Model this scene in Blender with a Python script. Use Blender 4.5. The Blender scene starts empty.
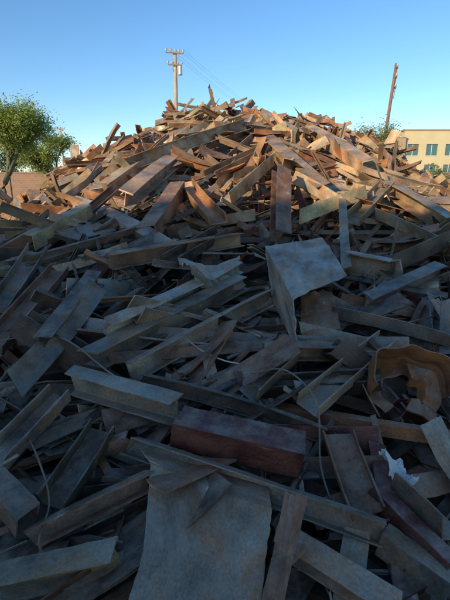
import bpy, math, random
import numpy as np
from mathutils import Vector
random.seed(7); rng=np.random.default_rng(7)
scene=bpy.context.scene
CH=1.6; PITCH=math.radians(15)

PY=[-1,0.5,1,2,3,4,5,6,8,10,12,13,15,18,22,60]
PZ=[0,0.05,.15,.38,.60,.83,1.08,1.38,2.02,2.72,3.3,3.5,3.45,2.2,0.2,0]
LX=[-14,-8,-6,-4.6,-3.6,-2.5,-1,.8,3,4.6,6,8,11]
LF=[0,.06,.14,.32,.55,.82,.98,1,.87,.57,.31,.12,.02]
def T(x,y):
    x=np.asarray(x,float); y=np.asarray(y,float)
    base=np.interp(y,PY,PZ)*np.interp(x,LX,LF)
    n=.07*np.sin(1.7*x+.6*y+1)+.06*np.sin(.9*x-1.9*y)+.05*np.sin(2.9*x+2.3*y+2)
    base=base+n*np.clip(base,0,.9)
    low=(.42+.2*np.sin(.9*x+.35*y)+.2*np.sin(.55*y-.7*x+1))*np.clip((-x-3.2)/1.5,0,1)*np.clip((y-8)/3,0,1)*np.clip((40-y)/6,0,1)*np.clip((x+22)/3,0,1)
    return np.maximum(base,low)

class Acc:
    def __init__(s): s.v=[];s.f=[];s.uv=[];s.c=[];s.n=0
    def add(s,verts,faces,uvs,tone):
        s.v.append(np.asarray(verts,float))
        b=s.n
        for f,u in zip(faces,uvs):
            s.f.append([i+b for i in f]); s.uv.extend(u); s.c.extend([tone]*len(f))
        s.n+=len(verts)
    def make(s,name,mat,smooth=False,parent=None):
        me=bpy.data.meshes.new(name)
        me.from_pydata(np.concatenate(s.v).tolist(),[],s.f)
        uvl=me.uv_layers.new(name='UVMap')
        uvl.data.foreach_set('uv',np.asarray(s.uv,np.float32).ravel())
        ca=me.color_attributes.new('tone','FLOAT_COLOR','CORNER')
        col=np.ones((len(s.c),4),np.float32); col[:,:3]=np.asarray(s.c)
        ca.data.foreach_set('color',col.ravel())
        me.materials.append(mat)
        if smooth: me.polygons.foreach_set('use_smooth',[True]*len(me.polygons))
        me.update()
        ob=bpy.data.objects.new(name,me); scene.collection.objects.link(ob)
        if parent: ob.parent=parent
        return ob

def profile(kind,w,h,t):
    if kind=='L': p=[(0,0),(w,0),(w,t),(t,t),(t,h),(0,h)]
    elif kind=='C': p=[(0,0),(w,0),(w,h),(w-t,h),(w-t,t),(t,t),(t,h),(0,h)]
    elif kind=='I':
        a=w/2
        p=[(0,0),(w,0),(w,t),(a+t/2,t),(a+t/2,h-t),(w,h-t),(w,h),(0,h),(0,h-t),(a-t/2,h-t),(a-t/2,t),(0,t)]
    elif kind=='T':
        a=w/2
        p=[(a-t/2,0),(a+t/2,0),(a+t/2,h-t),(w,h-t),(w,h),(0,h),(0,h-t),(a-t/2,h-t)]
    elif kind=='P': p=[(0,0),(w/3,0),(2*w/3,0),(w,0),(w,t),(2*w/3,t),(w/3,t),(0,t)]
    elif kind=='B': p=[(0,0),(w,0),(w,h),(0,h)]
    elif kind=='R': p=[(w/2+w/2*math.cos(a*math.pi/4),w/2+w/2*math.sin(a*math.pi/4)) for a in range(8)]
    elif kind=='O': p=[(w/2+w/2*math.cos(a*math.pi/7),w/2+w/2*math.sin(a*math.pi/7)) for a in range(14)]
    p=np.array(p,float)
    if kind in 'BO':
        c=p.mean(0); q=c+(p-c)*(1-2*t/max(w,1e-3))
        return p,q
    return p,None

def sweep(acc,kind,w,h,t,L,o,e1,e2,e3,roll,tone,bend=0,twist=0,kink=0,kpos=.5,seg=4,shear=.0,warp=0):
    p,q=profile(kind,w,h,t)
    if kind=='P': h=t
    if kind in 'RO': h=w
    p=p-np.array([w/2,h/2])
    if q is not None: q=q-np.array([w/2,h/2])
    def rot(a,ang):
        c,s=math.cos(ang),math.sin(ang); return np.stack([a[:,0]*c-a[:,1]*s,a[:,0]*s+a[:,1]*c],1)
    n=len(p)
    allp=p if q is None else np.concatenate([p,q])
    m=len(allp)
    S=np.linspace(-L/2,L/2,seg+1)
    V=[]
    sh1=random.uniform(-shear,shear); sh2=random.uniform(-shear,shear)
    for i,s in enumerate(S):
        r=rot(allp,roll+twist*(s/L))
        if warp: r=r+np.array([[random.gauss(0,warp),random.gauss(0,warp)] for _ in range(m)])
        x=np.full(m,s)
        if i==0: x=x+sh1*(r[:,1]+r[:,0])+np.array([random.uniform(-.7,.7)*t for _ in range(m)])
        if i==seg: x=x+sh2*(r[:,1]-r[:,0])+np.array([random.uniform(-.7,.7)*t for _ in range(m)])
        dz=-bend*(2*s/L)**2
        if kink and s>(kpos-.5)*L: dz+=kink*(s-(kpos-.5)*L)
        V.append(o+np.outer(x,e1)+np.outer(r[:,0],e2)+np.outer(r[:,1]+dz,e3))
    V=np.concatenate(V)
    F=[];U=[]
    ou=random.uniform(0,50);ov=random.uniform(0,50)
    per=np.concatenate([[0],np.cumsum(np.linalg.norm(np.roll(p,-1,0)-p,axis=1))])
    for i in range(seg):
        a=i*m;b=(i+1)*m;u0=S[i]+ou;u1=S[i+1]+ou
        for j in range(n):
            k=(j+1)%n
            F.append([a+k,b+k,b+j,a+j]);U.append([(u0,per[j+1]+ov),(u1,per[j+1]+ov),(u1,per[j]+ov),(u0,per[j]+ov)])
            if q is not None:
                F.append([a+n+j,b+n+j,b+n+k,a+n+k]);U.append([(u0,per[j]+ov),(u1,per[j]+ov),(u1,per[j+1]+ov),(u0,per[j+1]+ov)])
    e=seg*m
    if q is None:
        F.append(list(range(n))[::-1]);U.append([(p[j,0]+ou,p[j,1]+ov) for j in range(n)][::-1])
        F.append([e+j for j in range(n)]);U.append([(p[j,0]+ou,p[j,1]+ov) for j in range(n)])
    else:
        for j in range(n):
            k=(j+1)%n
            uu=[(p[j,0]+ou,p[j,1]+ov),(p[k,0]+ou,p[k,1]+ov),(q[k,0]+ou,q[k,1]+ov),(q[j,0]+ou,q[j,1]+ov)]
            F.append([j,k,n+k,n+j][::-1]);U.append(uu[::-1])
            F.append([e+j,e+k,e+n+k,e+n+j]);U.append(uu)
    acc.add(V,F,U,tone)

def tube(acc,pts,r,tn,n=7):
    pts=[np.array(p,float) for p in pts];V=[];F=[];U=[]
    rr=r if hasattr(r,'__len__') else [r]*len(pts)
    for i,p in enumerate(pts):
        d=pts[min(i+1,len(pts)-1)]-pts[max(i-1,0)];d/=np.linalg.norm(d)+1e-9
        a=np.cross(d,[0,0,1] if abs(d[2])<.9 else [1,0,0]);a/=np.linalg.norm(a);b=np.cross(d,a)
        for k in range(n):
            an=2*math.pi*k/n;V.append(p+rr[i]*(math.cos(an)*a+math.sin(an)*b))
    for i in range(len(pts)-1):
        for k in range(n):
            F.append([i*n+k,i*n+(k+1)%n,(i+1)*n+(k+1)%n,(i+1)*n+k]);U.append([(i*.1,k*.1),(i*.1,k*.1+.1),(i*.1+.1,k*.1+.1),(i*.1+.1,k*.1)])
    F.append(list(range(n))[::-1]);U.append([(0,0)]*n);e=(len(pts)-1)*n
    F.append([e+k for k in range(n)]);U.append([(0,0)]*n)
    acc.add(V,F,U,tn)
def spline(P,n=8):
    P=[np.array(p,float) for p in P];P=[2*P[0]-P[1]]+P+[2*P[-1]-P[-2]];o=[]
    for i in range(1,len(P)-2):
        for k in range(n):
            t=k/n;o.append(.5*((2*P[i])+(P[i+1]-P[i-1])*t+(2*P[i-1]-5*P[i]+4*P[i+1]-P[i+2])*t*t+(3*P[i]-P[i-1]-3*P[i+1]+P[i+2])*t**3))
    o.append(P[-2]);return o

TON=dict(dark=(.105,.076,.056),grey=(.31,.238,.175),blue=(.235,.195,.155),brown=(.28,.155,.09),rust=(.34,.165,.078),
         tan=(.53,.395,.23),red=(.125,.038,.028),orange=(.40,.20,.08),light=(.46,.38,.29),dust=(.43,.33,.22))
def tone(name):
    c=TON[name];k=random.uniform(.62,1.25)
    return tuple(min(.6,a*k*random.uniform(.95,1.05)) for a in c)

def newmat(name):
    m=bpy.data.materials.new(name);m.use_nodes=True
    nt=m.node_tree;nt.nodes.clear()
    out=nt.nodes.new('ShaderNodeOutputMaterial');b=nt.nodes.new('ShaderNodeBsdfPrincipled')
    nt.links.new(b.outputs[0],out.inputs[0]);return m,nt,b
def N(nt,t,**k):
    n=nt.nodes.new(t)
    for a,v in k.items(): setattr(n,a,v)
    return n
def mapr(nt,src,a,b,c=0,d=1):
    n=nt.nodes.new('ShaderNodeMapRange');nt.links.new(src,n.inputs[0])
    for i,v in enumerate((a,b,c,d)): n.inputs[i+1].default_value=v
    return n.outputs[0]
def mix(nt,f,a,b,bt='MIX'):
    n=nt.nodes.new('ShaderNodeMix');n.data_type='RGBA';n.blend_type=bt
    for s,v in ((n.inputs[0],f),(n.inputs[6],a),(n.inputs[7],b)):
        if hasattr(v,'is_linked'): nt.links.new(v,s)
        elif isinstance(v,tuple): s.default_value=(*v,1)
        else: s.default_value=v
    return n.outputs[2]
def mul(nt,a,b,op='MULTIPLY'):
    n=nt.nodes.new('ShaderNodeMath');n.operation=op
    for s,v in ((n.inputs[0],a),(n.inputs[1],b)):
        if hasattr(v,'is_linked'): nt.links.new(v,s)
        else: s.default_value=v
    return n.outputs[0]
def noise(nt,vec,scale,detail=4,rough=.55,dist=0):
    n=N(nt,'ShaderNodeTexNoise');n.inputs['Scale'].default_value=scale;n.inputs['Detail'].default_value=detail;n.inputs['Roughness'].default_value=rough;n.inputs['Distortion'].default_value=dist
    if vec is not None: nt.links.new(vec,n.inputs['Vector'])
    return n.outputs[0]
def steelmat(name):
    m,nt,b=newmat(name)
    at=N(nt,'ShaderNodeAttribute',attribute_name='tone').outputs['Color']
    uvo=N(nt,'ShaderNodeTexCoord').outputs['UV']
    mp=N(nt,'ShaderNodeMapping');nt.links.new(uvo,mp.inputs[0]);mp.inputs['Scale'].default_value=(5,60,1);mp.inputs['Rotation'].default_value=(0,0,.12)
    scr=noise(nt,mp.outputs[0],1.5,2)
    blot=noise(nt,uvo,4.5,6,.68,.5); fine=noise(nt,uvo,75,2,.7); soft=noise(nt,uvo,2.2,4,.65)
    rust=mix(nt,.32,mix(nt,1.0,at,(1.12,.74,.50),'MULTIPLY'),(.22,.11,.055))
    rm=mapr(nt,blot,.45,.58,0,.85)
    c=mix(nt,rm,at,rust)
    c=mix(nt,1.0,c,mix(nt,mapr(nt,soft,.34,.66),(.45,.45,.46),(1.5,1.46,1.42)),'MULTIPLY')
    c=mix(nt,1.0,c,mix(nt,mapr(nt,fine,.3,.7),(.72,.72,.72),(1.28,1.28,1.28)),'MULTIPLY')
    c=mix(nt,mapr(nt,scr,.64,.72,0,.4),c,mix(nt,.5,c,(.45,.42,.38)))
    nz=N(nt,'ShaderNodeSeparateXYZ');nt.links.new(N(nt,'ShaderNodeNewGeometry').outputs['Normal'],nz.inputs[0])
    dn=noise(nt,uvo,7,5,.7)
    c=mix(nt,mul(nt,mapr(nt,nz.outputs[2],.2,.9,0,.45),mapr(nt,dn,.44,.62)),c,(.43,.34,.24))
    c=mix(nt,mapr(nt,dn,.675,.70,0,.55),c,(.55,.53,.5))
    nt.links.new(c,b.inputs['Base Color'])
    nt.links.new(mapr(nt,blot,.35,.6,.28,.70),b.inputs['Roughness'])
    nt.links.new(mapr(nt,blot,.42,.55,.35,.0),b.inputs['Metallic'])
    bp=N(nt,'ShaderNodeBump');bp.inputs['Strength'].default_value=.5;bp.inputs['Distance'].default_value=.006
    nt.links.new(mul(nt,mul(nt,fine,.4),mul(nt,blot,2.0),'ADD'),bp.inputs['Height'])
    nt.links.new(bp.outputs[0],b.inputs['Normal'])
    return m
def simplemat(name,c1,c2,scale=3,rough=.85,bump=.3,detail=4,bd=.02):
    m,nt,b=newmat(name)
    tc=N(nt,'ShaderNodeTexCoord').outputs['Object']
    n=noise(nt,tc,scale,detail)
    nt.links.new(mix(nt,mapr(nt,n,.35,.65),c1,c2),b.inputs['Base Color'])
    b.inputs['Roughness'].default_value=rough
    if bump:
        bp=N(nt,'ShaderNodeBump');bp.inputs['Strength'].default_value=bump;bp.inputs['Distance'].default_value=bd
        nt.links.new(noise(nt,tc,scale*4,4),bp.inputs['Height']);nt.links.new(bp.outputs[0],b.inputs['Normal'])
    return m
STEEL=steelmat('weathered_steel')

# ------------------------------------------------ pile built by dropping pieces onto a height map
X0,X1,Y0,Y1,R=-20.,11.,.3,36.,.05
nx=int((X1-X0)/R);ny=int((Y1-Y0)/R)
gx=X0+(np.arange(nx)+.5)*R;gy=Y0+(np.arange(ny)+.5)*R
GX,GY=np.meshgrid(gx,gy,indexing='ij')
TT=T(GX,GY)
cur=np.maximum(TT-.5,0.)
core=cur.copy()
def drop(acc,x,y,kind,w,h,t,L,yaw,roll,tn,steep=False,limit=.12,**kw):
    p,_=profile(kind,w,h,t)
    hh=t if kind=='P' else (w if kind in 'RO' else h)
    pc=p-np.array([w/2,hh/2]);c,s=math.cos(roll),math.sin(roll)
    ry=pc[:,0]*c-pc[:,1]*s; rz=pc[:,0]*s+pc[:,1]*c
    W=ry.max()-ry.min();H=rz.max()-rz.min()
    rad=L/2+.1
    i0=max(0,int((x-rad-X0)/R));i1=min(nx,int((x+rad-X0)/R)+1);j0=max(0,int((y-rad-Y0)/R));j1=min(ny,int((y+rad-Y0)/R)+1)
    if i1-i0<2 or j1-j0<2:return False
    dx=GX[i0:i1,j0:j1]-x;dy=GY[i0:i1,j0:j1]-y
    cy,sy=math.cos(yaw),math.sin(yaw)
    ss=dx*cy+dy*sy;tt=-dx*sy+dy*cy
    msk=(abs(ss)<L/2)&(abs(tt)<max(W/2,R*.7))
    if msk.sum()<2:return False
    z=cur[i0:i1,j0:j1][msk];sm=ss[msk];tm=tt[msk]
    cc=0
    if W>.08 and msk.sum()>8:
        A=np.stack([np.ones_like(sm),sm,tm],1)
        sol=np.linalg.lstsq(A,z,rcond=None)[0];cc=float(np.clip(sol[2]*.8,-.5,.5))
    zz=z-cc*tm
    ms=np.linspace(-.9,.9,37)
    ints=(zz[None,:]-ms[:,None]*sm[None,:]).max(1)
    k=int(ints.argmin());mm=float(ms[k]);b=float(ints[k])-.03
    if steep:
        mm=random.choice([-1,1])*random.uniform(.7,1.5);b=float(zz.mean())+L*.12
    else:
        tloc=float(T(x,y))
        if b+H>tloc+limit:return False
    ph=math.atan(mm)
    e1=np.array([cy*math.cos(ph),sy*math.cos(ph),math.sin(ph)])
    e2=np.array([-sy,cy,cc]);e2/=np.linalg.norm(e2);e2-=e1*e2.dot(e1);e2/=np.linalg.norm(e2)
    e3=np.cross(e1,e2)
    o=np.array([x,y,b])+e3*(-rz.min())
    sweep(acc,kind,w,h,t,L,o,e1,e2,e3,roll,tn,**kw)
    if not steep:
        sub=cur[i0:i1,j0:j1];new=b+mm*ss+cc*tt+H*.8
        sub[msk]=np.maximum(sub[msk],new[msk])
    return True
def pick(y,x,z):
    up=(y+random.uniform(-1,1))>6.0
    if up: names=['tan','tan','rust','brown','dust','dust','dust','brown','tan','tan','orange','grey']  # rusty and dusty tones, with some sunlit warmth put into the colour
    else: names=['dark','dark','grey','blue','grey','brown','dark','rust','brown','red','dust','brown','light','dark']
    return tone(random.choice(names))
def randpiece(acc,x,y,scale=1,steep=False,limit=.12,tn=None):
    kind=random.choices(['L','C','I','P','B','T','R','O'],[44,17,17,10,1.5,9,1.5,1])[0]
    L=random.choice([random.uniform(.35,.9),random.uniform(.7,1.4),random.uniform(1.1,2.2)])*scale
    near=y<7
    w=(random.uniform(.05,.15) if near and random.random()<.7 else random.uniform(.08,.21))*scale**.5;h=w*random.uniform(.6,1.1);t=random.uniform(.006,.011) if near else random.uniform(.009,.015)
    if kind=='P': w=random.uniform(.06,.3);L=min(L,1.1)
    if kind=='R': w=random.uniform(.012,.03)
    if kind=='O': w=random.uniform(.05,.14)
    if kind=='R': t=.004
    yaw=random.gauss(.6,.5) if x<1 else random.choice([random.gauss(-.5,.4),random.gauss(.8,.5)])
    if random.random()<.25: yaw=random.uniform(-math.pi/2,math.pi/2)
    roll=random.choice([0,1,2,3])*math.pi/2
    if kind=='C': roll=random.choice([0,80,-80,20,-20,180])*math.pi/180
    if kind=='P': roll=0 if random.random()<.85 else math.pi/2
    if kind=='L': roll=random.choice([-90,225,180,0,0,90,45,25,70,100])*math.pi/180
    roll+=random.gauss(0,.15)
    kw=dict(bend=random.gauss(0,.012)*L,twist=random.gauss(0,.08),shear=random.uniform(0,.6),warp=.0012,seg=4)
    if random.random()<.2: kw.update(kink=random.uniform(-.5,.5),kpos=random.uniform(.5,.85),seg=8)
    if random.random()<.12: kw.update(bend=random.gauss(0,.12)*L,twist=random.gauss(0,.6),seg=9,warp=.003)
    if kind=='P' and random.random()<.5: kw.update(bend=random.gauss(0,.16)*L,seg=8,warp=.005)
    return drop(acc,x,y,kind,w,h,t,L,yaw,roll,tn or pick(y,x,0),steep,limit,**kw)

pile=Acc();cnt=0
for k in range(14000):
    if random.random()<.55: y=random.uniform(.5,7);x=random.uniform(-.75*y-.8,.75*y+.8)
    else: y=random.uniform(5,15.5);x=random.uniform(-6.5,8)
    if cnt>4600:break
    lim=.06 if y<7 else .16
    if randpiece(pile,x,y,1.0,limit=lim):cnt+=1
for k in range(30):
    y=random.uniform(6.5,14);x=random.uniform(-4,5)
    randpiece(pile,x,y,.6,steep=True)
for k in range(1800):
    y=random.uniform(.6,9);x=random.uniform(-.7*y-.4,.7*y+.4)
    kind=random.choice(['P','P','L','P','R','L','C'])
    w=random.uniform(.02,.08);L=random.uniform(.05,.3)
    if kind=='R': w=random.uniform(.006,.012);L=random.uniform(.1,.4)
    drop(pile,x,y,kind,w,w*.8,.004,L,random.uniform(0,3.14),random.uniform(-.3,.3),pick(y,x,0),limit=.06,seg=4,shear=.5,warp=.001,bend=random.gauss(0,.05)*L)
st=5
cg=core[::st,::st];cx=GX[::st,::st];cyy=GY[::st,::st]
a,bn=cg.shape
cv=np.stack([cx.ravel(),cyy.ravel(),(cg+rng.normal(0,.05,cg.shape)*(cg>0)-.03*(cg<=0)).ravel()],1)
cf=[];cu=[]
for i in range(a-1):
    for j in range(bn-1):
        cf.append([i*bn+j,(i+1)*bn+j,(i+1)*bn+j+1,i*bn+j+1]);cu.append([(cv[q][0],cv[q][1]) for q in cf[-1]])
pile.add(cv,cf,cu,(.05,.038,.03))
pile.make('scrap_metal_pile',STEEL)
heap=Acc();c2=0
for k in range(7000):
    y=random.uniform(9,35);x=random.uniform(max(-19,-.62*y-2),-3.2)
    if randpiece(heap,x,y,random.choice([.35,.5,.8]),steep=random.random()<.06,limit=.38,tn=tone(random.choice(['tan','tan','dust','brown','tan','rust']))):c2+=1
    if c2>2300:break
heap.make('scrap_metal_heap',STEEL)

# ------------------------------------------------ individually named pieces
# plan coordinates in cm on the pile surface (x1,y1,lift1 -> x2,y2,lift2), section w,h,t in m, roll in degrees
def on(x,y,l): return (x/100,y/100,float(T(x/100,y/100))+l)
HW=[
('steel_channel','C',-22,182,.14,34,166,.14,.16,.13,.009,183,'red'),
('steel_i_beam','I',-83,216,.14,-23,192,.14,.12,.12,.009,0,'light'),
('steel_channel','C',-44,174,.12,60,134,.11,.09,.05,.007,68,'blue'),
('steel_angle','L',60,136,.06,79,118,.06,.1,.08,.009,-95,'blue'),
('steel_i_beam','I',-77,232,.15,15,354,.15,.14,.12,.01,0,'grey'),
('steel_channel','C',-52,224,.12,37,326,.14,.12,.07,.009,75,'grey'),
('steel_i_beam','I',-72,252,.2,12,378,.2,.11,.1,.009,10,'light'),
('steel_angle','L',-220,650,.1,-57,432,.15,.17,.15,.011,-70,'light'),
('steel_channel','C',-181,334,.1,-183,422,.15,.18,.1,.01,12,'grey'),
('steel_angle','L',-115,212,.1,-95,306,.2,.15,.14,.01,225,'blue'),
('steel_i_beam','I',-106,238,.2,-101,332,.2,.12,.13,.01,0,'dark'),
('steel_channel','C',-153,264,.1,-150,388,.1,.16,.08,.01,12,'brown'),
('steel_i_beam','I',60,472,.1,72,578,.5,.19,.17,.012,25,'brown'),
('steel_flat_bar','P',141,534,.3,108,380,.1,.09,.1,.012,10,'grey'),
('steel_angle','L',82,310,.12,153,272,.12,.12,.1,.009,10,'blue'),
('steel_channel','C',42,200,.1,106,266,.15,.14,.07,.009,10,'grey'),
('steel_channel','C',-47,222,.1,48,186,.08,.08,.04,.008,80,'dark'),
('steel_channel','C',53,180,.12,56,142,.1,.14,.05,.009,12,'brown'),
('steel_i_beam','I',20,134,.1,55,110,.1,.09,.09,.008,18,'grey'),
('steel_i_beam','I',-79,118,.08,-38,126,.1,.10,.09,.008,5,'dust'),
('steel_channel','C',-73,134,.08,-32,158,.1,.08,.05,.008,72,'brown'),
('steel_angle','L',62,154,.08,81,122,.08,.08,.08,.009,-100,'red'),
('steel_channel','C',-69,146,.1,-59,186,.1,.13,.07,.009,10,'dark'),
('square_steel_tube','B',-99,156,.12,-75,138,.12,.10,.10,.007,0,'grey'),
('steel_channel','C',-99,164,.14,-86,206,.14,.12,.08,.009,10,'grey'),
('steel_angle','L',75,160,.1,88,138,.1,.1,.1,.009,0,'grey'),
('steel_i_beam','I',22,244,.1,78,254,.1,.12,.09,.009,0,'brown'),
('steel_angle','L',13,210,.1,40,246,.1,.12,.1,.009,20,'grey'),
('steel_angle','L',143,382,.15,242,458,.15,.17,.17,.011,0,'dark'),
('steel_channel','C',113,402,.1,150,370,.1,.2,.14,.012,90,'grey'),
('steel_i_beam','I',107,318,.1,194,384,.1,.13,.12,.011,8,'blue'),
('steel_i_beam','I',-154,720,.25,40,922,.25,.24,.22,.015,-8,'tan'),
('steel_angle','L',-178,634,.15,-128,778,.2,.22,.2,.015,-90,'dust'),
('steel_i_beam','I',-124,550,.2,-86,736,.3,.22,.2,.015,10,'dust'),
('steel_channel','C',-51,590,.2,-8,486,.2,.2,.11,.015,12,'orange'),
('steel_i_beam','I',76,808,.3,125,574,.2,.22,.2,.015,10,'tan'),
('steel_angle','L',190,1034,.15,228,722,.2,.24,.2,.016,-80,'tan'),
('square_steel_tube','B',93,1166,.1,144,908,.1,.24,.24,.012,0,'dust'),
('steel_angle','L',83,516,.2,174,570,.2,.17,.17,.013,0,'tan'),
('steel_channel','C',147,508,.2,225,628,.2,.2,.11,.013,10,'tan'),
('steel_angle','L',186,532,.15,230,440,.12,.15,.15,.013,20,'dust'),
('steel_channel','C',231,646,.15,252,492,.15,.2,.16,.013,90,'tan'),
('steel_channel','C',-24,706,.2,64,794,.2,.2,.12,.014,10,'dust'),
('steel_angle','L',-4,540,.2,67,710,.2,.2,.18,.014,0,'tan'),
('steel_angle','L',-80,452,.15,-60,570,.2,.18,.18,.011,-90,'brown'),
('steel_i_beam','I',-103,382,.12,16,462,.12,.14,.14,.011,0,'brown'),
('steel_channel','C',-50,388,.15,-3,474,.15,.16,.1,.011,10,'dark'),
('steel_angle','L',103,620,.2,152,538,.2,.2,.18,.014,0,'dust'),
('steel_angle','L',-205,454,.1,-168,542,.1,.16,.16,.011,-90,'tan'),
]
PL=[
('bent_steel_plate',[[(92,412,.3),(94,326,.3)],[(37,400,.32),(44,272,.32)],[(37,322,.12),(45,250,.08)]],'light',.005),
('bent_steel_plate',[[(-39,174,.10),(18,156,.10)],[(-32,162,.13),(18,140,.15)],[(-29,126,.12),(14,122,.12)],[(-33,104,.10),(10,104,.10)]],'dust',.0025),
('crumpled_steel_sheet',[[(-41,374,.2),(14,396,.2)],[(-26,312,.28),(8,354,.16)],[(-16,330,.1),(17,348,.1)]],'light',.03),
('rusted_steel_plate',[[(59,328,.15),(85,334,.15)],[(49,256,.05),(79,266,.05)]],'rust',.008),
]
PW=[
('steel_cable',[(-150,262,.15),(-120,255,.2),(-92,238,.24),(-62,214,.19),(-40,205,.12)]),
('bent_steel_rod',[(-98,185,.1),(-82,164,.17),(-70,146,.12),(-68,130,.1),(-58,124,.06)]),
('bent_steel_rod',[(14,222,.1),(32,212,.2),(44,190,.2),(42,166,.1),(44,152,.05)]),
]
def bevel(o,w=.003):
    m=o.modifiers.new('bevel','BEVEL');m.width=w;m.segments=2;m.limit_method='ANGLE';m.angle_limit=math.radians(50)
for r in HW:
    nm,kind=r[:2];w,h,t,roll,tn=r[8:]
    A=Acc();p1=np.array(on(*r[2:5]));p2=np.array(on(*r[5:8]));d=p2-p1;L=float(np.linalg.norm(d));e1=d/L
    e2=np.cross([0,0,1],e1);
    if np.linalg.norm(e2)<.3:e2=np.array([1.,0,0])
    e2/=np.linalg.norm(e2);e3=np.cross(e1,e2)
    rd=nm=='steel_channel' and tn=='red'
    sweep(A,kind,w,h,t,L,(p1+p2)/2,e1,e2,e3,math.radians(roll),TON['red'] if rd else tone(tn),bend=0 if rd else random.gauss(0,.012)*L,twist=random.gauss(0,.06),seg=8,shear=.12 if rd else .4,warp=.0013)
    bevel(A.make(nm,STEEL),.0025)
def sheet(name,G,tn,thick=.012,nz=.008,k=10,mat=None):
    G=[[np.array(p,float) for p in row] for row in G]
    rows=[]
    for i in range(len(G)-1):
        for a in range(k+(i==len(G)-2)):
            t=a/k;l=G[i][0]*(1-t)+G[i+1][0]*t;r=G[i][1]*(1-t)+G[i+1][1]*t
            rows.append([l*(1-s/k)+r*(s/k) for s in range(k+1)])
    V=[];F=[];U=[]
    ph=[random.uniform(0,6) for _ in range(4)]
    for i,row in enumerate(rows):
        for j,p in enumerate(row):
            q=p+np.array([0,0,1])*(nz*math.sin(i*.45+ph[0]+j*.3)+nz*math.sin(j*.6+ph[1])+(.6*nz*math.sin(i*1.9-j*1.3+ph[2]) if nz>.01 else 0))
            if j in(0,k) or i in (0,len(rows)-1): q=q+np.random.default_rng(i*7+j).normal(0,min(.004,nz*.6),3)
            V.append(q)
    m=k+1;o=random.uniform(0,9)
    w=float(np.linalg.norm(G[0][0]-G[0][1]));hh=sum(float(np.linalg.norm(G[i][0]-G[i+1][0])) for i in range(len(G)-1))
    for i in range(len(rows)-1):
        for j in range(k):
            F.append([i*m+j,(i+1)*m+j,(i+1)*m+j+1,i*m+j+1])
            U.append([(o+hh*a/len(rows),o+w*b/k) for a,b in ((i,j),(i+1,j),(i+1,j+1),(i,j+1))])
    A=Acc();A.add(V,F,U,tn);ob=A.make(name,mat or STEEL)
    s=ob.modifiers.new('thickness','SOLIDIFY');s.thickness=thick;s.offset=0
    bevel(ob,.002 if thick>.005 else .0003)
    return ob
for nm,g,tn,nz in PL:
    sheet(nm,[[on(*p) for p in row] for row in g],{'dust':(.30,.22,.15),'light':(.36,.30,.23)}.get(tn,TON[tn]),nz=nz,thick=.009)
PLAS=simplemat('white_plastic_film',(.7,.7,.68),(.6,.6,.58),6,.5,.3)
sheet('torn_plastic_sheet',[[on(68,168,.13),on(78,166,.11)],[on(69,162,.16),on(78,160,.12)],[on(72,157,.08),on(82,157,.09)]],(.6,.6,.6),.002,.02,8,PLAS)
for nm,g in PW:
    A=Acc();tube(A,spline([on(*p) for p in g]),.0045,tone('grey'));A.make(nm,STEEL,True)
c=np.array(on(104,218,.11))
fl=bpy.data.objects.new('rusted_curved_bracket',None);scene.collection.objects.link(fl)
ax=np.array([.25,-.55,.8]);ax/=np.linalg.norm(ax);rt=np.cross(ax,[0,0,1]);rt/=-np.linalg.norm(rt);upv=np.cross(ax,rt);upv*=np.sign(upv[2])
def lathe(prof,a0,a1,n,jit=0,push=0):
    V=[];F=[];U=[];m=len(prof);full=abs(a1-a0)>6.28
    def uv(an,j):
        r_,z_=prof[j%m];return (r_*math.cos(an)+3*z_,r_*math.sin(an)+z_+5) 
    for i in range(n+(0 if full else 1)):
        an=a0+(a1-a0)*i/n
        for (r,z) in prof:
            rr=r*(1+jit*math.sin(3*an+1)+jit*.6*math.sin(7*an));V.append(c+rt*rr*math.cos(an)+upv*rr*math.sin(an)+ax*(z+(push+jit*.3)*math.sin(2*an)*(.6+.4*math.sin(5*an))))
    for i in range(n):
        i2=(i+1)%n if full else i+1
        b0=a0+(a1-a0)*i/n;b1=a0+(a1-a0)*(i+1)/n
        for j in range(m):
            k=(j+1)%m;F.append([i*m+j,i2*m+j,i2*m+k,i*m+k]);U.append([uv(b0,j),uv(b1,j),uv(b1,j+1),uv(b0,j+1)])
    if not full:
        F.append(list(range(m)));U.append([(0,0)]*m);F.append([n*m+j for j in range(m)]);U.append([(0,0)]*m)
    return V,F,U
RC=(.33,.14,.055)
A=Acc();A.add(*lathe([(.06,-.05),(.07,-.05),(.085,0),(.17,.01),(.17,.02),(.075,.014)],-2.6,1.3,48,.07,.02),RC)
A.make('torn_flange_segment',STEEL,parent=fl)
A=Acc();A.add(*lathe([(.20,-.1),(.207,-.1),(.25,-.01),(.26,.09),(.253,.09),(.243,-.01)],-.3,2.9,60,.08,.02),RC);A.make('curved_band',STEEL,parent=fl)
A=Acc();A.add(*lathe([(.14,-.06),(.15,-.06),(.205,-.09),(.195,-.1)],.1,3.4,50,.07,.02),TON['rust']);A.make('inner_collar',STEEL,parent=fl)

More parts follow.
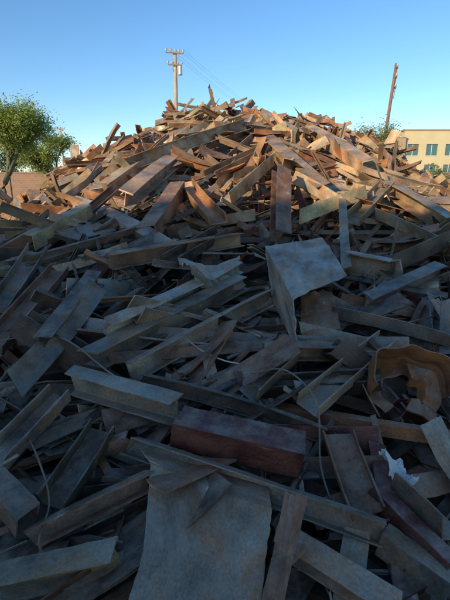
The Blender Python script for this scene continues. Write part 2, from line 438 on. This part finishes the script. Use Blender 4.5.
# ------------------------------------------------ setting
GM=simplemat('dirt',(.30,.23,.16),(.22,.165,.115),.8)
bpy.ops.mesh.primitive_grid_add(x_subdivisions=4,y_subdivisions=4,size=5000);g=bpy.context.object;g.name='ground';g.data.materials.append(GM)
def boxmesh(name,mat,boxes,parent=None):
    V=[];F=[]
    for (x0,y0,z0,x1,y1,z1) in boxes:
        b=len(V);V+=[(x0,y0,z0),(x1,y0,z0),(x1,y1,z0),(x0,y1,z0),(x0,y0,z1),(x1,y0,z1),(x1,y1,z1),(x0,y1,z1)]
        F+=[[b+i for i in f] for f in ((0,3,2,1),(4,5,6,7),(0,1,5,4),(1,2,6,5),(2,3,7,6),(3,0,4,7))]
    me=bpy.data.meshes.new(name);me.from_pydata(V,[],F);me.materials.append(mat)
    o=bpy.data.objects.new(name,me);scene.collection.objects.link(o)
    if parent:o.parent=parent
    return o
def empty(n):
    e=bpy.data.objects.new(n,None);scene.collection.objects.link(e);return e
STU=simplemat('cream_stucco',(.58,.475,.28),(.53,.435,.25),.6,.9,.1)
BAND=simplemat('brown_stucco',(.40,.28,.17),(.36,.255,.16),.6,.9,.1)
GL,nt_,b_=newmat('window_glass');b_.inputs['Base Color'].default_value=(.05,.13,.14,1);b_.inputs['Roughness'].default_value=.1;b_.inputs['Specular IOR Level'].default_value=.8
ROOF=simplemat('flat_roof',(.4,.38,.35),(.35,.33,.3),1,.9,0)
WH=simplemat('painted_frame',(.6,.58,.53),(.55,.53,.48),1,.6,0)
ob_=empty('office_building')
def block(px0,py0,px1,py1,Z,nwx,nwy,storey=3.4,plinth=2.1,ns=2):
    wl=[];gl=[];fr=[];th=.4
    def face(axis,fixed,inward,a0,a1,nw):
        W=(a1-a0)/nw
        def bx(lst,a,b,z,zz,d0,d1):
            lo,hi=sorted((fixed+inward*d0,fixed+inward*d1))
            if axis=='x': lst.append((a,lo,z,b,hi,zz))
            else: lst.append((lo,a,z,hi,b,zz))
        bx(wl,a0,a1,0,plinth,0,th)
        for s in range(ns):
            z0=plinth+s*storey;zb=z0+.9;zt=z0+2.8
            bx(wl,a0,a1,z0,zb,0,th);bx(wl,a0,a1,zt,z0+storey,0,th)
            for i in range(nw+1):
                c0=a0+W*i
                l=max(a0,c0-W*.2);r=min(a1,c0+W*.2);bx(wl,l,r,zb,zt,0,th)
            for i in range(nw):
                l=a0+W*i+W*.2;r=a0+W*(i+1)-W*.2
                bx(gl,l,r,zb,zt,.25,.28)
                bx(fr,(l+r)/2-.05,(l+r)/2+.05,zb,zt,.19,.245);bx(fr,l-.1,r+.1,zb-.12,zb-.003,-.08,.1)
        bx(wl,a0,a1,plinth+ns*storey,Z,0,th)
    face('x',py0,1,px0,px1,nwx);face('x',py1,-1,px0,px1,nwx)
    face('y',px0,1,py0+th,py1-th,nwy);face('y',px1,-1,py0+th,py1-th,nwy)
    return wl,gl,fr
W1=block(31.2,80,71.2,100,10.5,12,5)
boxmesh('walls',STU,W1[0],ob_);boxmesh('windows',GL,W1[1],ob_);boxmesh('frames_and_sills',WH,W1[2],ob_)
boxmesh('roof',ROOF,[(31.65,80.45,9.4,70.7,99.5,9.6)],ob_)
boxmesh('coping',BAND,[(31.0,79.8,10.503,71.4,80.5,10.75),(31.0,80.503,10.503,31.7,100,10.75)],ob_)
boxmesh('entrance_wing',BAND,[(28.6,79.2,0,31.197,96,9.3)],ob_)
boxmesh('wing_coping',STU,[(28.4,79.0,9.303,31.198,96.2,9.55)],ob_)
boxmesh('rooftop_unit',WH,[(48,86,9.6,52,90,11.8)],ob_)
BR,nt_,b_=newmat('block_masonry')
tc=N(nt_,'ShaderNodeTexCoord').outputs['Object'];mp=N(nt_,'ShaderNodeMapping');nt_.links.new(tc,mp.inputs[0]);mp.inputs['Rotation'].default_value=(math.radians(90),0,0)
br=N(nt_,'ShaderNodeTexBrick');nt_.links.new(mp.outputs[0],br.inputs[0]);br.inputs['Scale'].default_value=1;br.inputs['Brick Width'].default_value=.4;br.inputs['Row Height'].default_value=.2;br.inputs['Mortar Size'].default_value=.008
br.inputs['Color1'].default_value=(.30,.17,.11,1);br.inputs['Color2'].default_value=(.25,.14,.09,1);br.inputs['Mortar'].default_value=(.3,.26,.22,1)
nt_.links.new(br.outputs[0],b_.inputs['Base Color']);b_.inputs['Roughness'].default_value=.9
bw=[(-60,41,0,60,41.2,2.5),(-60.05,40.95,2.503,60.05,41.25,2.62)]+[(x,40.9,0,x+.4,40.997,2.5) for x in range(-60,60,5)]
boxmesh('block_wall',BR,bw)
# unseen block added behind the camera to shade the near half of the pile
WS=simplemat('shadow_caster_siding',(.62,.6,.56),(.56,.54,.5),.5,.6,.1)  # pale coat of the added block, bounces light into the shaded side
caster=empty('shadow_caster')
wx0,wx1,wy0,wy1,wz=-27,-5,-24,-10,6.6
boxmesh('walls',WS,[(wx0,wy0,0,wx1,wy1,wz)],caster)
boxmesh('shadow_caster_ribs',WS,[(x*1.0+.1,wy1+.003,0,x+.2,wy1+.05,wz) for x in range(wx0,wx1) if not(-13<=x<=-9)],caster)
boxmesh('roof',ROOF,[(wx0-.3,wy0-.3,wz+.003,wx1+.3,wy1+.3,wz+.15)],caster)
boxmesh('shadow_caster_door',WH,[(-12.7,wy1+.003,0,-9.3,wy1+.03,3.8)]+[(-12.7,wy1+.033,z*.3,-9.3,wy1+.06,z*.3+.1) for z in range(12)],caster)
WOOD=simplemat('weathered_pole_wood',(.46,.41,.35),(.36,.31,.26),2,.9,.3);WOOD2=simplemat('creosote_pole_wood',(.25,.13,.085),(.19,.10,.065),2,.9,.3)
CER=simplemat('porcelain',(.45,.44,.42),(.4,.39,.37),5,.3,0)
WIRE=simplemat('wire_metal',(.16,.16,.16),(.13,.13,.13),5,.5,0)
def pole(base,top,r0,r1,mat,arms,arm_dir=(1,0,0),transformer=False):
    e=empty('utility_pole');b=np.array(base,float);t=np.array(top,float);ad=np.array(arm_dir,float);ad/=np.linalg.norm(ad)
    A=Acc();tube(A,[b+(t-b)*k/6 for k in range(7)],[r0+(r1-r0)*k/6 for k in range(7)],(1,1,1),12);A.make('pole_shaft',mat,True,e)
    H_=[]
    A=Acc();C=Acc()
    for (dz,hl) in arms:
        p=t-np.array([0,0,dz]);q=p+np.array([0,-.24,0])
        tube(A,[q-ad*hl,q+ad*hl],.075,(1,1,1),4)
        for s in (-.95,-.45,.45,.95):
            i=q+ad*hl*s;tube(C,[i+np.array([0,0,.05]),i+np.array([0,0,.12]),i+np.array([0,0,.2]),i+np.array([0,0,.3])],[.04,.09,.06,.05],(1,1,1),8);H_.append(i+np.array([0,0,.3]))
        tube(A,[q-ad*hl*.6,p-np.array([0,0,.8])],.025,(1,1,1),4);tube(A,[q+ad*hl*.6,p-np.array([0,0,.8])],.025,(1,1,1),4)
    A.make('crossarms',mat,False,e);C.make('insulators',CER,True,e)
    if transformer:
        A=Acc();p=t-np.array([-.4,.1,1.9]);tube(A,[p,p+np.array([0,0,.03]),p+np.array([0,0,.65]),p+np.array([0,0,.7])],[.15,.18,.18,.1],(1,1,1),14);A.make('transformer_can',CER,False,e)
    return H_
h1=pole((-4.25,40,0),(-4.15,40,12.3),.2,.15,WOOD,[(.25,.75),(1.15,.6)],(1,.25,0),True)
h2=pole((13.5,40,0),(14.3,40,11.3),.16,.12,WOOD2,[(.4,.35),(1.1,.3),(1.9,.3)],(.3,1,0))
h3=pole((-29.2,82,0),(-29.2,82,11.3),.2,.15,WOOD,[(.3,.9)],(1,.1,0))
h4=pole((14,95,0),(14,95,12),.17,.13,WOOD,[(.3,1)],(1,.25,0))
A=Acc()
def wire(a,b,sag):
    a=np.array(a);b=np.array(b);tube(A,[a+(b-a)*k/24-np.array([0,0,sag*4*(k/24)*(1-k/24)]) for k in range(25)],.007,(1,1,1),4)
for k in range(4): wire(h1[k],h4[k],1.0)
A.make('overhead_wires',WIRE)
BARK=simplemat('bark',(.16,.15,.07),(.11,.10,.06),4,.9,.4)
def leafmat(name):
    m,nt,b=newmat(name)
    at_=N(nt,'ShaderNodeAttribute',attribute_name='tone').outputs['Color']
    nt.links.new(at_,b.inputs['Base Color']);b.inputs['Roughness'].default_value=.6
    tr=N(nt,'ShaderNodeBsdfTranslucent');nt.links.new(at_,tr.inputs[0]);ms=N(nt,'ShaderNodeMixShader');ms.inputs[0].default_value=.4
    out=[n for n in nt.nodes if n.type=='OUTPUT_MATERIAL'][0]
    nt.links.new(b.outputs[0],ms.inputs[1]);nt.links.new(tr.outputs[0],ms.inputs[2]);nt.links.new(ms.outputs[0],out.inputs[0]);return m
LEAF=leafmat('palo_verde_leaves')
def tree(name,x,y,top,rad,nleaf,seed,ls=.11,base=.22,col=(.27,.32,.055)):
    rs=random.Random(seed);e=empty(name);A=Acc();tips=[]
    def br(p,d,L,r,dep):
        pts=[p];q=p
        for k in range(4):
            d=d+np.array([rs.gauss(0,.13),rs.gauss(0,.13),rs.gauss(0,.08)+.02]);d/=np.linalg.norm(d);q=q+d*L/4;pts.append(q)
        tube(A,pts,[r*(1-.45*k/4) for k in range(5)],(1,1,1),6 if dep<2 else 4)
        if dep>=2: tips.extend([pts[2],pts[3],pts[4]])
        if dep<4:
            for k in range(rs.choice([2,3,3]) if dep else 4):
                an=rs.uniform(0,6.28);sp=rs.uniform(.35,.9);nd=d*math.cos(sp)+math.sin(sp)*np.array([math.cos(an),math.sin(an),.25]);br(pts[rs.choice([3,4,4])],nd/np.linalg.norm(nd),L*rs.uniform(.6,.82),r*.55,dep+1)
    br(np.array([0,0,0.]),np.array([.05,0,1.]),top*base,top*.024,0)
    P=np.array(tips);zmax=P[:,2].max();rm=np.percentile(np.hypot(P[:,0],P[:,1]),93)
    sc=np.array([rad/rm,rad/rm,top*.96/zmax])
    off=np.array([x,y,0])
    A.v=[v*sc+off for v in A.v];A.make('trunk_and_limbs',BARK,True,e)
    P=P*sc+off
    r=np.random.default_rng(seed);idx=r.integers(0,len(P),nleaf);shade=r.uniform(.5,1.4,len(P))
    C=P[idx]+r.normal(0,1,(nleaf,3))*np.array([rad*.13,rad*.13,rad*.13])
    a=r.normal(0,1,(nleaf,3));a/=np.linalg.norm(a,axis=1)[:,None];b=r.normal(0,1,(nleaf,3));b-=a*(a*b).sum(1)[:,None];b/=np.linalg.norm(b,axis=1)[:,None]
    s=r.uniform(.6,1.3,nleaf)[:,None]*ls
    V=np.stack([C-a*s,C-b*s*.4,C+a*s,C+b*s*.4],1).reshape(-1,3)
    B=Acc();B.v=[V];B.f=[[4*i,4*i+1,4*i+2,4*i+3] for i in range(nleaf)];B.uv=[(0,0)]*(4*nleaf)
    cc=np.array(col)[None,:]*(shade[idx]*r.uniform(.8,1.2,nleaf))[:,None];B.c=np.repeat(cc,4,0).tolist();B.n=len(V)
    B.make('foliage',LEAF,False,e)
tree('palo_verde_tree',-15.1,30,7.0,2.9,34000,3,.075,.15,col=(.30,.35,.06))
tree('palo_verde_tree',-14.0,38,5.6,2.2,12000,5,.085,.15,col=(.26,.30,.06))
tree('palo_verde_tree',10.9,36,6.2,2.8,12000,8,.08,col=(.25,.25,.08))
tree('palo_verde_tree',13.6,39,5.4,1.8,8000,9,.085,col=(.24,.24,.07))
tree('mesquite_tree',-24,48,6.0,4,12000,12,.12,col=(.17,.20,.055))
tree('mesquite_tree',14.4,30,2.6,1.1,5000,14,.06,.1,col=(.15,.2,.05))
r=np.random.default_rng(4);V=[];Cc=[]
for k in range(34):
    cx_=r.uniform(-26,-7) if k<24 else r.uniform(15,26);cy_=r.uniform(42.5,46);hh=r.uniform(1.4,3.4);n=900
    d=r.normal(0,1,(n,3));d/=np.linalg.norm(d,axis=1)[:,None];d*=r.uniform(.5,1,(n,1))**.5*(1+.25*np.sin(d[:,:1]*5+k))
    C=d*np.array([hh*.6,hh*.45,hh*.5])+np.array([cx_,cy_,hh*.5]);C[:,2]=np.maximum(C[:,2],.03)
    a=r.normal(0,1,(n,3))*.09;b=r.normal(0,1,(n,3))*.045
    V.append(np.stack([C-a,C-b,C+a,C+b],1).reshape(-1,3));Cc.append(np.repeat(np.array([[.19,.18,.075]])*r.uniform(.5,1.5,(n,1)),4,0))
V=np.concatenate(V);B=Acc();B.v=[V];B.n=len(V);B.f=[[4*i,4*i+1,4*i+2,4*i+3] for i in range(len(V)//4)];B.uv=[(0,0)]*len(V);B.c=np.concatenate(Cc).tolist();B.make('desert_shrubs',LEAF)
V=[];Cc=[]
for k in range(150):
    cx_=r.uniform(-130,130);cy_=r.uniform(120,170);hh=r.uniform(3,6.5);n=110
    d=r.normal(0,1,(n,3));d/=np.linalg.norm(d,axis=1)[:,None];d*=r.uniform(.4,1,(n,1))
    C=d*np.array([hh*.8,hh*.8,hh*.5])+np.array([cx_,cy_,hh*.5]);a=r.normal(0,1,(n,3))*.5;b=r.normal(0,1,(n,3))*.3
    V.append(np.stack([C-a,C-b,C+a,C+b],1).reshape(-1,3));Cc.append(np.repeat(np.array([[.09,.10,.05]])*r.uniform(.6,1.4,(n,1)),4,0))
V=np.concatenate(V);B=Acc();B.v=[V];B.n=len(V);B.f=[[4*i,4*i+1,4*i+2,4*i+3] for i in range(len(V)//4)];B.uv=[(0,0)]*len(V);B.c=np.concatenate(Cc).tolist();B.make('distant_trees',LEAF)

# ------------------------------------------------ world, sun, camera
w=bpy.data.worlds.new('World');scene.world=w;w.use_nodes=True
nt=w.node_tree;bg=nt.nodes['Background']
sk=nt.nodes.new('ShaderNodeTexSky');sk.sky_type='NISHITA';sk.sun_disc=False
EL=16;ce=math.cos(math.radians(EL));sd=Vector((-.6*ce,-.8*ce,math.sin(math.radians(EL))))
sk.sun_elevation=math.radians(EL);sk.sun_rotation=math.atan2(sd.x,sd.y)
sk.ozone_density=3.2;sk.air_density=1.0;sk.dust_density=.2
hs=nt.nodes.new('ShaderNodeHueSaturation');hs.inputs['Hue'].default_value=.502;hs.inputs['Saturation'].default_value=1.14;hs.inputs['Value'].default_value=1.38
nt.links.new(sk.outputs[0],hs.inputs['Color']);nt.links.new(hs.outputs[0],bg.inputs[0]);bg.inputs[1].default_value=.15
sl=bpy.data.lights.new('sun','SUN');sl.energy=5.0;sl.angle=math.radians(.5);sl.color=(1,.85,.60)
so=bpy.data.objects.new('sun',sl);scene.collection.objects.link(so);so.rotation_euler=sd.to_track_quat('Z','Y').to_euler();so.location=sd*60
cd=bpy.data.cameras.new('camera');co=bpy.data.objects.new('camera',cd);scene.collection.objects.link(co)
co.location=(0,0,CH);co.rotation_euler=(math.radians(90)-PITCH,0,0)
cd.sensor_fit='VERTICAL';cd.sensor_height=32;cd.lens=16/math.tan(math.radians(34.7));cd.clip_end=6000;cd.clip_start=.05
scene.camera=co
scene.view_settings.view_transform='Standard';scene.view_settings.look='None';scene.view_settings.exposure=0
